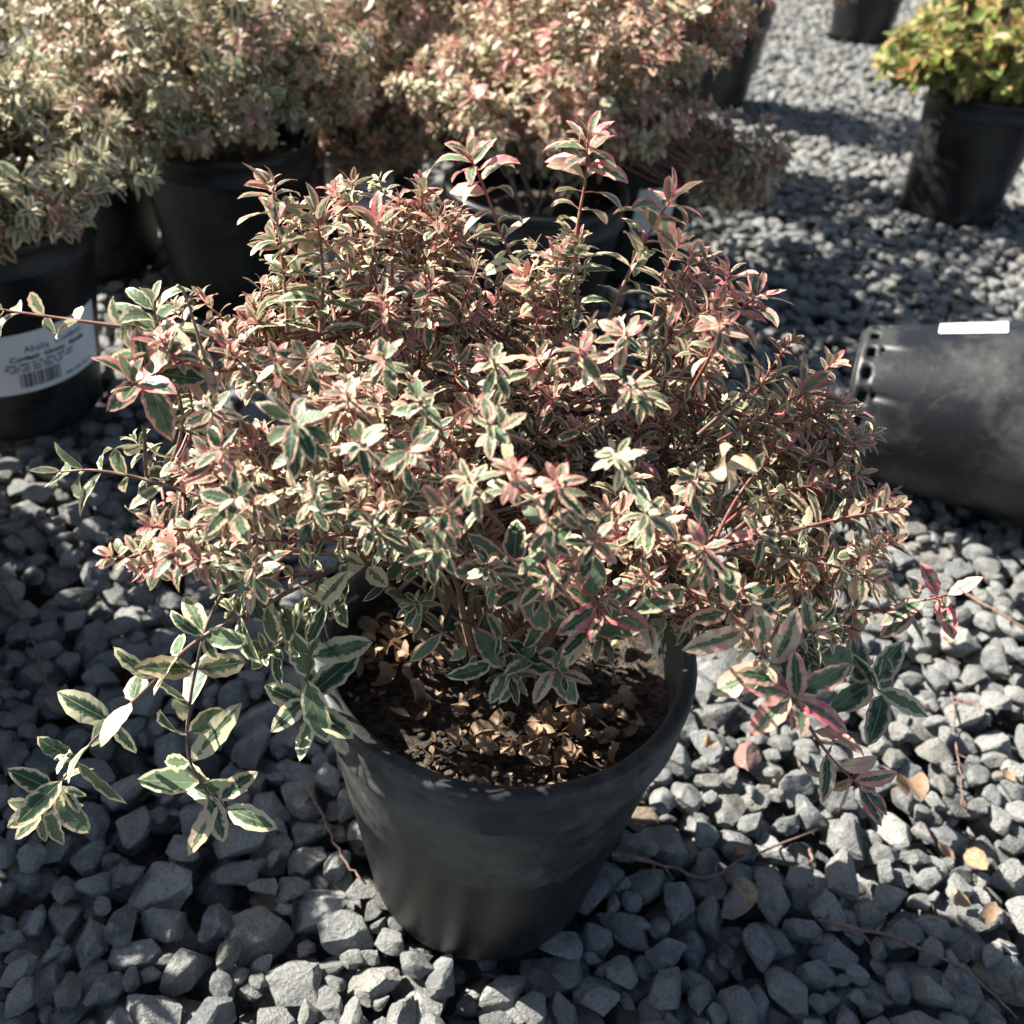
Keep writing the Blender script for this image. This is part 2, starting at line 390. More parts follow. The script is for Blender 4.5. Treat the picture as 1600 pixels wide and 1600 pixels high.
# rough cover by the front shrub and its pot
cover = ((q[:, 0] > 330) & (q[:, 0] < 1180) & (q[:, 1] > 380) & (q[:, 1] < 1000)) | ((q[:, 0] > 560) & (q[:, 0] < 960) & (q[:, 1] > 900) & (q[:, 1] < 1440)) \
    | ((q[:, 0] < 700) & (q[:, 1] < 560)) | ((q[:, 0] > 1340) & (q[:, 1] > 520) & (q[:, 1] < 760))
score = S_px * inframe * (~cover) * (tops > -S_rad * 0.75)
order = np.argsort(-score)
big = order[:300]; is_big = np.zeros(len(S_pos), bool); is_big[big] = True

STONE_ME = {}
def stone_mesh(k, tone=None, warm=0.0):
    key = (k, warm)
    if key not in STONE_ME:
        V = rock(IV3, np.random.default_rng(100 + k), 17) * .018
        t = np.tile([r2.random(), r2.random(), warm, 1.0], (len(V), 1))
        me = mesh('stone', V, IF3, M_STONE, tint=t, tname='stone_tint')
        me.set_sharp_from_angle(angle=R_(22))
        STONE_ME[key] = me
    return STONE_ME[key]
# warm stones the photograph shows: one pink, some tan
warm = {}
def nearest_big(px, py):
    d = np.hypot(q[big, 0] - px, q[big, 1] - py) - .9 * S_px[big] + 900 * np.maximum(0, -tops[big] / S_rad[big]); return big[int(np.argmin(d))]
warm[nearest_big(1145, 1212)] = (1.0, 'pinkish red stone among the grey gravel')
for (px, py) in ((405, 1452), (1030, 1282)):
    warm.setdefault(nearest_big(px, py), (0.5, 'tan brown stone among the grey gravel'))
for i in big:
    w = warm.get(i, (0.0, None))
    o = obj('stone', stone_mesh(int(S_k[i]), warm=w[0]), ground, label=w[1])
    sc = S_rad[i] / .018 * (1.12 if w[0] == 1.0 else 1.0)
    o.matrix_local = Matrix.Translation(Vector(S_pos[i])) @ Matrix(S_M[i]).to_4x4() @ Matrix.Scale(sc, 4)

def joined_stones(name, ids, shapes, Fc):
    Vs, Fs, Ts, off = [], [], [], 0
    for i in ids:
        V = shapes[S_k[i]] @ S_M[i].T * S_rad[i] + S_pos[i]
        Vs.append(V); Fs.append(Fc + off); off += len(V)
    n = len(shapes[0]); t = np.zeros((len(ids), 4)); t[:, 0] = r2.random(len(ids)); t[:, 1] = r2.random(len(ids)); t[:, 3] = 1
    t[:, 2] = np.where(r2.random(len(ids)) < .006, .4, 0)
    me = mesh(name, np.concatenate(Vs), np.concatenate(Fs), M_STONE, tint=np.repeat(t, n, 0), tname='stone_tint')
    me.set_sharp_from_angle(angle=R_(26))
    return obj(name, me, ground, kind='stuff')
rest = np.where(~is_big)[0]
fine = rest[(S_px[rest] > 26) & (tops[rest] > -.03)]
fine_set = np.zeros(len(S_pos), bool); fine_set[fine] = True
Vs = [fine, rest[~fine_set[rest]]]
# one object for all remaining stones
def all_rest():
    A, FA, T, off = [], [], [], 0
    for ids, shapes, Fc in ((Vs[0], ROCK_HI, IF2), (Vs[1], ROCK_LO, IF1)):
        t = np.zeros((len(ids), 4)); t[:, 0] = r2.random(len(ids)); t[:, 1] = r2.random(len(ids)); t[:, 3] = 1
        t[:, 2] = np.where(r2.random(len(ids)) < .006, .4, 0)
        T.append(np.repeat(t, len(shapes[0]), 0))
        for i in ids:
            V = shapes[S_k[i]] @ S_M[i].T * S_rad[i] + S_pos[i]
            A.append(V); FA.append(Fc + off); off += len(V)
    me = mesh('gravel', np.concatenate(A), np.concatenate(FA), M_STONE, tint=np.concatenate(T), tname='stone_tint')
    me.set_sharp_from_angle(angle=R_(26))
    return obj('gravel', me, ground, kind='stuff')
all_rest()

# ------------------------------------------------------------------ pots
def lathe(prof, seg, wob=0.0, seed=0, skip=None):
    prof = np.asarray(prof, float); n = len(prof)
    th = np.arange(seg) * 2 * math.pi / seg
    wb = 1 + wob * (np.sin(2 * th + seed) + .5 * np.sin(3 * th + 2 * seed))
    V = np.stack([prof[:, 0, None] * np.cos(th) * wb, prof[:, 0, None] * np.sin(th) * wb, prof[:, 1, None] + 0 * th], -1).reshape(-1, 3)
    i = np.arange(n - 1)[:, None] * seg; j = np.arange(seg)[None]
    F4 = np.stack([i + j, i + (j + 1) % seg, i + seg + (j + 1) % seg, i + seg + j], -1)
    if skip is not None: F4 = F4[~skip(np.arange(n - 1)[:, None] + 0 * j, j + 0 * i)]
    return V, F4.reshape(-1, 4)

def pot_radius(p, z):      # outer wall radius below the band
    _, _, R, H, Rb = p
    return Rb + (R * .955 - Rb) * min(1, max(0, z / (H - .044)))

def make_pot(root, p, zsoil, seg=56, mat=None, name='pot'):
    _, _, R, H, Rb = p
    mat = mat or M_POT
    wall = [(0, .004), (Rb - .006, .004), (Rb - .002, 0), (Rb, .003)]
    for z in np.linspace(.012, H - .046, 7): wall.append((pot_radius(p, z), z))
    rb = R * .955
    wall += [(rb + .0005, H - .0445), (rb + .0035, H - .0425), (rb + .0042, H - .0405), (rb + .0030, H - .0385), (rb - .0004, H - .034), (rb - .0008, H - .0165), (rb + .0004, H - .0135)]
    inner = [(R - .0135, H - .012), (R - .015, H - .03)] + [(max(Rb - .004, pot_radius(p, z) - .0045), z) for z in (H - .06, zsoil - .02, .012)] + [(0, .012)]
    V, Fc = lathe(wall, seg, .004, R * 40 + p[0] * 9)
    V2, F2 = lathe(inner, seg, .004, R * 40 + p[0] * 9)
    po = obj(name, mesh(name, np.concatenate([V, V2]), np.concatenate([Fc, F2 + len(V)]), mat), root)
    a = np.linspace(-.42 * math.pi, 1.05 * math.pi, 11)
    rim = [(rb + .0004, H - .0135), (R - .0014, H - .0128), (R - .0002, H - .0108), (R, H - .0095), (R, H - .0045), (R - .0008, H - .0018), (R - .0026, H - .0003), (R - .0050, H), (R - .0095, H - .0004), (R - .0120, H - .0020), (R - .0132, H - .0050), (R - .0135, H - .012)]
    V, Fc = lathe(rim, seg, .004, R * 40 + p[0] * 9)
    obj('rim', mesh('rim', V, Fc, mat), po)
    return po

def make_soil(root, p, z, n=46, seed=0):
    R = pot_radius(p, z) - .0035
    rr = np.linspace(0, 1, n // 2); th = np.arange(n) * 2 * math.pi / n
    V = np.stack([rr[:, None] * np.cos(th) * R, rr[:, None] * np.sin(th) * R, 0 * rr[:, None] + 0 * th], -1).reshape(-1, 3)
    V[:, 2] = z + np.array([.006 * mnoise.noise(Vector((v[0] * 45 + seed, v[1] * 45, 0))) + .003 * mnoise.noise(Vector((v[0] * 140 + seed, v[1] * 140, 3))) for v in V])
    i = np.arange(n // 2 - 1)[:, None] * n; j = np.arange(n)[None]
    Fc = np.stack([i + j, i + (j + 1) % n, i + n + (j + 1) % n, i + n + j], -1).reshape(-1, 4)
    return obj('soil', mesh('soil', V, Fc, M_SOIL), root)

def surf(p, phi, s, z, eps):    # point on a pot wall: s metres round from azimuth phi, at height z
    r = pot_radius(p, z) + eps; a = phi + s / pot_radius(p, z)
    return (r * math.cos(a), r * math.sin(a), z)

def text_mesh(txt, size, bold=0.0):
    cu = bpy.data.curves.new('lettering', 'FONT'); cu.body = txt; cu.size = size; cu.resolution_u = 2; cu.offset = bold
    o = bpy.data.objects.new('lettering', cu); COL.objects.link(o); bpy.context.view_layer.update()
    me = bpy.data.meshes.new_from_object(o.evaluated_get(bpy.context.evaluated_depsgraph_get()))
    V = np.array([v.co[:] for v in me.vertices]); Fs = [list(pp.vertices) for pp in me.polygons]
    bpy.data.objects.remove(o); bpy.data.meshes.remove(me)
    return V[:, :2], Fs

def make_label(root, p, phi, w, z0, z1, tilt=0.0, lines=(), bars=(), fine=(), mat=None, name='label'):
    """curved paper label with its lettering on a pot wall; x runs left to right as seen from outside"""
    def P(s, z, eps): return surf(p, phi, s * math.cos(tilt), z + s * math.sin(tilt), eps)
    nu, nv = 20, 5; V, Fc = [], []
    for j in range(nv):
        for i in range(nu): V.append(P((i / (nu - 1) - .5) * w, z0 + (z1 - z0) * j / (nv - 1), .0012))
    for j in range(nv - 1):
        for i in range(nu - 1): a = j * nu + i; Fc.append((a, a + 1, a + nu + 1, a + nu))
    la = obj(name, mesh(name, V, np.array(Fc), M_LABEL), root)
    V, Fs = [], []
    for (txt, x, z, size, bold) in lines:
        tv, tf = text_mesh(txt, size, bold); o = len(V)
        V += [P(-w / 2 + x + a, z0 + z + b, .0018) for a, b in tv]; Fs += [[k + o for k in f] for f in tf]
    for (x, z, ww, hh) in list(bars) + list(fine):
        o = len(V); n = max(1, int(ww / .006))
        for i in range(n + 1):
            V.append(P(-w / 2 + x + ww * i / n, z0 + z, .0018)); V.append(P(-w / 2 + x + ww * i / n, z0 + z + hh, .0018))
        Fs += [[o + 2 * i, o + 2 * i + 2, o + 2 * i + 3, o + 2 * i + 1] for i in range(n)]
    if V:
        me = bpy.data.meshes.new('lettering'); me.from_pydata(V, [], Fs); me.materials.append(M_INK); obj('lettering', me, la)
    return la

def barcode(x, z, w, h, seed=1):
    r = random.Random(seed); out = []; c = x
    while c < x + w:
        b = r.choice((.0008, .0008, .0016, .0024)); out.append((c, z, b, h)); c += b + r.choice((.0008, .0012, .002))
    return out
def scribble(x, z, w, h, seed=1):     # print too small to read in the photograph: word-long dashes
    r = random.Random(seed); out = []; c = x
    while c < x + w - .006:
        b = r.uniform(.005, .013); out.append((c, z, min(b, x + w - c), h)); c += b + .003
    return out

# ------------------------------------------------------------------ leaves
def leaf_shape(rows, wr, fold, curve, teeth, seed):
    r = np.random.default_rng(seed)
    t = np.linspace(0, 1, rows) ** .95
    w = np.clip(t, 0, 1) ** .62 * (1 - t) ** .78; w = w / w.max() * wr * .5
    w[0] = .012; w[-1] = 0.002
    wl = w * (1 + teeth * np.where(np.arange(rows) % 2, 1, -1) + r.normal(0, .03, rows)); wrr = w * (1 + teeth * np.where(np.arange(rows) % 2, -1, 1) + r.normal(0, .03, rows))
    ang = curve * (t ** 1.4) + .12 * np.sin(t * 7 + seed) * .3
    y = np.concatenate([[0], np.cumsum(np.cos(ang[:-1]) * np.diff(t))]); z = np.concatenate([[0], np.cumsum(-np.sin(ang[:-1]) * np.diff(t))])
    ny_, nz_ = np.sin(ang), np.cos(ang)
    x_l, x_r = -wl * math.cos(fold), wrr * math.cos(fold); hl, hr = wl * math.sin(fold), wrr * math.sin(fold)
    wav = r.normal(0, .012, (rows, 2)) * wr * 2
    L = np.stack([x_l, y + ny_ * (hl + wav[:, 0]), z + nz_ * (hl + wav[:, 0])], -1); M = np.stack([0 * y, y, z], -1); Rr = np.stack([x_r, y + ny_ * (hr + wav[:, 1]), z + nz_ * (hr + wav[:, 1])], -1)
    V = np.stack([L, M, Rr], 1).reshape(-1, 3)
    uv = np.stack([np.tile([0, .5, 1], rows), np.repeat(t, 3)], -1)
    i = np.arange(rows - 1)[:, None] * 3; Fc = np.concatenate([np.stack([i, i + 1, i + 4, i + 3], -1), np.stack([i + 1, i + 2, i + 5, i + 4], -1)], 1).reshape(-1, 4)
    return V, uv, Fc
class LeafSet:
    def __init__(s, rows, n, wr, fold, curve, teeth, mat, seed):
        r = np.random.default_rng(seed); s.mat = mat; s.V = []
        for i in range(n):
            V, s.uv, s.F = leaf_shape(rows, r.uniform(*wr), r.uniform(*fold), r.uniform(*curve), teeth, seed * 50 + i); s.V.append(V)
        s.V = np.array(s.V); s.n = n; s.cache = {}
    def single(s, k, tint):
        key = (k,) + tuple(np.round(np.asarray(tint)[[0, 2]] * 4) / 4)
        if key not in s.cache:
            t = np.tile([key[1], (k * .618 + key[1] * .37) % 1, key[2], tint[3]], (len(s.uv), 1))
            s.cache[key] = mesh('leaf', s.V[k], s.F, s.mat, uv=s.uv, tint=t)
        return s.cache[key]
    def join(s, name, P, B, L, K, T):
        """P (n,3), B (n,3,3) columns side,dir,normal, L (n), K (n), T (n,4)"""
        m = len(s.uv)
        V = np.einsum('nij,nvj->nvi', B, s.V[K]) * L[:, None, None] + P[:, None]
        Fc = (s.F[None] + (np.arange(len(P)) * m)[:, None, None]).reshape(-1, 4)
        return mesh(name, V.reshape(-1, 3), Fc, s.mat, uv=np.tile(s.uv, (len(P), 1)), tint=np.repeat(T, m, 0))
LS_HI = LeafSet(9, 28, (.26, .44), (.1, .5), (.15, 1.5), .05, M_LEAF, 3)
LS_FLAT = LeafSet(9, 12, (.34, .46), (.08, .25), (-.1, .55), .055, M_LEAF, 4)
LS_LO = LeafSet(5, 16, (.34, .50), (.1, .4), (.1, 1.2), .0, M_LEAF, 6)
LS_GOLD = LeafSet(6, 12, (.42, .56), (.1, .35), (.0, .8), .0, M_LEAF2, 8)

UPZ = np.array([0, 0, 1.0])
FACE = nrm(ORG - np.array([0, .45, .38]))
class Plant:
    def __init__(s, r): s.r = r; s.P, s.D, s.N, s.L, s.T, s.br, s.flat = [], [], [], [], [], [], []; s.stems = {}
    def leaf(s, p, d, n, L, tint, br, flat):
        s.P.append(p); s.D.append(d); s.N.append(n); s.L.append(L); s.T.append(tint); s.br.append(br); s.flat.append(flat)
    def stem(s, br, pts, r0, r1, pink=0.0, pale=0.0):
        s.stems.setdefault(br, []).append((pts, np.linspace(r0, r1, len(pts)), pink, pale))
    def shoot(s, pts, br, leafy, L0, spacing, pink, core=.62, face=None, flat=0.3, tuft=.25, r0=.0014, tipn=3, pale=0.0, upb=.8, bare=False, g0=.42, spread=0.0, nface=0.0):
        r = s.r
        s.stem(br, pts, r0, .0006, min(1, pink * 1.1), pale)
        if bare: return
        seg = np.linalg.norm(np.diff(pts, axis=0), axis=1); cum = np.concatenate([[0], np.cumsum(seg)]); tot = cum[-1]
        x = tot; i = 0; a0 = r.uniform(0, 6.28); pos = []
        step = spacing * .22
        while x > max(0, tot - leafy):
            pos.append(x); x -= step * r.uniform(.8, 1.2); i += 1
            step = spacing * (.25 if i < tipn else min(1.0, .45 + .2 * (i - tipn)))
        n = len(pos)
        for i, x in enumerate(pos):
            p = np.array([np.interp(x, cum, pts[:, c]) for c in range(3)])
            j = min(len(pts) - 2, max(0, np.searchsorted(cum, x) - 1)); T = nrm(pts[j + 1] - pts[j])
            near = math.exp(-((tot - x) / (spacing * 1.2)))
            if face is not None and near > .05: T = nrm(T * (1 - near) + np.asarray(face) * near * 1.6)
            U = nrm(np.cross(T, [.2, .3, .93] if abs(T[2]) < .9 else [1, .2, 0])); W = np.cross(T, U)
            frac = min(1, i / 4.0)
            al = (.45 + .85 * frac ** .7) + r.normal(0, .16)
            if face is not None: al += .35 + spread
            grow = (g0 + (1 - g0) * min(1, (i + .6) / 3.2)) * (1 - .25 * max(0, (i - 6) / 8))
            pk = np.clip(pink * (1.2 - .11 * i) + r.normal(0, .14), 0, 1)
            for sgn in (0, math.pi):
                if i > 5 and r.random() < .08: continue
                az = a0 + i * (1.08 if face is not None else math.pi / 2) + sgn + r.normal(0, .22)
                side = math.cos(az) * U + math.sin(az) * W; a = al + r.normal(0, .12)
                d = nrm(math.cos(a) * T + math.sin(a) * side + np.array([0, 0, -.06]))
                nn = T * .75 + UPZ * upb + FACE * nface + r.normal(0, .22, 3); nn = nrm(nn - d * (nn @ d))
                s.leaf(p + side * .001, d, nn, L0 * grow * r.uniform(.75, 1.2), (pk, r.random(), core + r.normal(0, .15) + (-.4 if r.random() < .09 else .3 if r.random() < .03 else 0), r.random()), br, r.random() < flat)
            if i > 1 and r.random() < tuft:      # small axillary tuft
                sd = nrm(T * .6 + nrm(r.normal(size=3)) * .8 + UPZ * .3)
                q0 = p + sd * .006
                for m in range(int(r.integers(4, 7))):
                    d = nrm(sd + r.normal(0, .6, 3)); nn = nrm(UPZ + sd * .6 + r.normal(0, .3, 3)); nn = nrm(nn - d * (nn @ d))
                    s.leaf(q0, d, nn, L0 * r.uniform(.28, .55), (np.clip(pk * r.uniform(.3, 1), 0, 1), r.random(), core * r.uniform(.35, .9), r.random()), br, False)
    def finish(s, root, ls, ls_flat, n_single, name_f='foliage', origin=(0, 0, 0)):
        org = np.asarray(origin)
        P, D, N, L, T = (np.array(a) for a in (s.P, s.D, s.N, s.L, s.T)); br = s.br; fl = np.array(s.flat)
        S = np.cross(D, N); B = np.stack([S, D, N], -1)
        tw = s.r.normal(0, .25, len(P)); c, sn = np.cos(tw)[:, None], np.sin(tw)[:, None]
        S2 = S * c + N * sn; N2 = -S * sn + N * c; B = np.stack([S2, D, N2], -1)
        K = s.r.integers(0, ls.n, len(P)); KF = s.r.integers(0, ls_flat.n, len(P)) if ls_flat else K
        bo = {}
        for b, polys in s.stems.items():
            V, Fc = tubes([(p, rr) for p, rr, _, _ in polys], 5)
            t = np.concatenate([np.stack([np.repeat(np.linspace(pk * .35, pk, len(p)), 5), np.full(len(p) * 5, pl), np.zeros(len(p) * 5), np.ones(len(p) * 5)], -1) for p, _, pk, pl in polys])
            bo[b] = obj('branch', mesh('branch', V - org, Fc, M_STEM, tint=t), root)
        # which leaves show largest: coarse depth buffer over the picture
        mid = P + D * L[:, None] * .5; qq = proj(mid)
        area = np.abs(np.einsum('ij,ij->i', N2, nrm(ORG - mid))) * (L * FOC / qq[:, 2]) ** 2 * .3
        cell = 10; gx = (qq[:, 0] // cell).astype(int); gy = (qq[:, 1] // cell).astype(int)
        ins = (gx >= 0) & (gx < 160) & (gy >= 0) & (gy < 160) & (qq[:, 2] > 0)
        zb = np.full((160, 160), 9e9); np.minimum.at(zb, (gx[ins], gy[ins]), qq[ins, 2])
        vis = np.zeros(len(P), bool); vis[ins] = qq[ins, 2] < zb[gx[ins], gy[ins]] + .004
        pick = np.argsort(-(area * vis))[:n_single]; pick = pick[(area * vis)[pick] > 20]
        single = np.zeros(len(P), bool); single[pick] = True
        for i in pick:
            st, k = (ls_flat, KF[i]) if (fl[i] and ls_flat) else (ls, K[i])
            o = obj('leaf', st.single(int(k), T[i]), bo[br[i]])
            o.matrix_local = Matrix.Translation(Vector(P[i] - org)) @ Matrix(B[i]).to_4x4() @ Matrix.Scale(float(L[i]), 4)
        T = T.copy()
        a = (~single) & ~(fl & (ls_flat is not None)); b = (~single) & fl & (ls_flat is not None)
        me = ls.join(name_f, P[a] - org, B[a], L[a], K[a], T[a])
        if b.any():
            m2 = ls_flat.join(name_f, P[b] - org, B[b], L[b], KF[b], T[b])
            import bmesh
            bm = bmesh.new(); bm.from_mesh(me); bm.from_mesh(m2); bm.to_mesh(me); bm.free(); bpy.data.meshes.remove(m2)
        obj(name_f, me, root, kind='stuff')
        print(root.name, 'leaves', len(P), 'single', len(pick))

def empty(name, loc, label, cat, group=None):
    o = bpy.data.objects.new(name, None); COL.objects.link(o); o.location = loc; o.empty_display_size = .05
    return tag(o, label, cat, group)

def in_ell(r, E):
    d = nrm(r.normal(size=3)); rad = (r.uniform(.30, 1.0)) ** .5
    return np.array(E[0]) + d * rad * np.array(E[1]), d

def crown(pl, base, ells, n_shoot, L0, spacing, pinkf, core, n_main, leafy=.085, gaps=0.0, keep=None, tuft=.25, r_main=.0032, flat=.3):
    r = pl.r; w = np.array([np.prod(e[1]) ** .67 * (e[2] if len(e) > 2 else 1) for e in ells]); w = w / w.sum()
    mains = []
    for m in range(n_main):
        E = ells[int(r.choice(len(ells), p=w))]
        tgt = np.array(E[0]) + nrm(r.normal(size=3) + np.array([0, 0, .1])) * np.array(E[1]) * .72
        b0 = base + np.array([r.normal(0, .014), r.normal(0, .014), -.012])
        midp = b0 + (tgt - b0) * .45 + np.array([0, 0, .035]) + r.normal(0, .014, 3)
        pts = smooth_path([b0, midp, tgt], 16)
        pts[1:-1] += r.normal(0, .0016, pts[1:-1].shape)
        mains.append(pts); pl.stem(('m', m), pts, r_main * r.uniform(.7, 1.2), .0014, .15, r.uniform(0, .5))
    allp = np.concatenate([m[4:] for m in mains]); own = np.repeat(np.arange(n_main), len(mains[0]) - 4)
    cnt = 0; tries = 0
    while cnt < n_shoot and tries < n_shoot * 8:
        tries += 1
        E = ells[int(r.choice(len(ells), p=w))]; tip, d = in_ell(r, E)
        if gaps and mnoise.noise(Vector(tip * 11.0)) < -gaps: continue
        if keep is not None and not keep(tip): continue
        dist = np.linalg.norm(allp - tip, axis=1); pref = np.abs(dist - .09) + .35 * np.maximum(0, allp[:, 2] - tip[2])
        k = int(np.argmin(pref + r.uniform(0, .03, len(pref)))); b0 = allp[k]
        out = nrm(d * .8 + nrm(tip - base) * .5 + np.array([0, 0, .45]) + r.normal(0, .35, 3))
        c = tip - out * np.linalg.norm(tip - b0) * .45
        t = np.linspace(0, 1, 9)[:, None]; pts = (1 - t) ** 2 * b0 + 2 * t * (1 - t) * c + t * t * tip
        pk, co = pinkf(tip, r), core
        if r.random() < .06: co = core * .4
        pl.shoot(pts, ('m', int(own[k])), leafy * r.uniform(.6, 1.25), L0 * r.uniform(.75, 1.15), spacing * r.uniform(.8, 1.2), pk, co, tuft=tuft, r0=.0013, flat=flat)
        cnt += 1
    return mains

# ------------------------------------------------------------------ the front shrub in its pot
PF = POTS['front']; CX, CY = PF[0], PF[1]
front = empty('potted_shrub', (CX, CY, 0), 'large sharp variegated pink and cream shrub in the dusty black pot at front centre', 'potted shrub')
make_pot(front, PF, .232, 96, M_POT_FRONT)
make_soil(front, PF, .232, 80, 3)
pl = Plant(np.random.default_rng(21))
ELLS = [((-.135, .50, .425), (.125, .15, .120), 1.0), ((-.105, .575, .515), (.085, .09, .065), .9), ((.055, .575, .505), (.085, .10, .075), 1.0),
        ((.125, .52, .415), (.115, .17, .125), 1.1), ((-.01, .44, .40), (.17, .12, .085), 1.2), ((.0, .54, .45), (.2, .14, .08), .9)]
def pinkf(tip, r):
    h = (tip[2] - .34) / .26
    return float(np.clip(r.normal(.66 + .42 * h, .34), 0, 1))
def sunlit_gap(t):      # the openings through which the sun reaches the soil and the low sprays
    for p, rad in (((.045, .425, .24), .042), ((-.05, .385, .28), .028), ((-.10, .425, .28), .028), ((.02, .375, .28), .022), ((.09, .47, .24), .035), (at(1245, 1095, y=.36), .035)):
        w = t - np.asarray(p); u = w @ SUN
        if u > 0 and np.linalg.norm(w - u * SUN) < rad: return False
    return True
base0 = np.array([CX - .01, CY + .02, .235])
crown(pl, base0, ELLS, 560, .0160, .0092, pinkf, .43, 20, leafy=.064, gaps=.10, tuft=.3,
      keep=lambda t: sunlit_gap(t) and t[2] > .395 - 1.0 * (t[1] - .45) - (.03 if abs(t[0]) > .16 else 0))
STAR = nrm(FACE * .8 + np.array([-.1, .05, .35]))
def key(n, pts, **kw):
    W = np.array([at(a, b, y=c) for a, b, c in pts]); pth = smooth_path(W, max(10, 7 * (len(W) - 1)))
    d = dict(leafy=.07, L0=.024, spacing=.013, pink=.6, core=.62, tuft=.1); d.update(kw)
    pl.shoot(pth, ('k', n), **d)
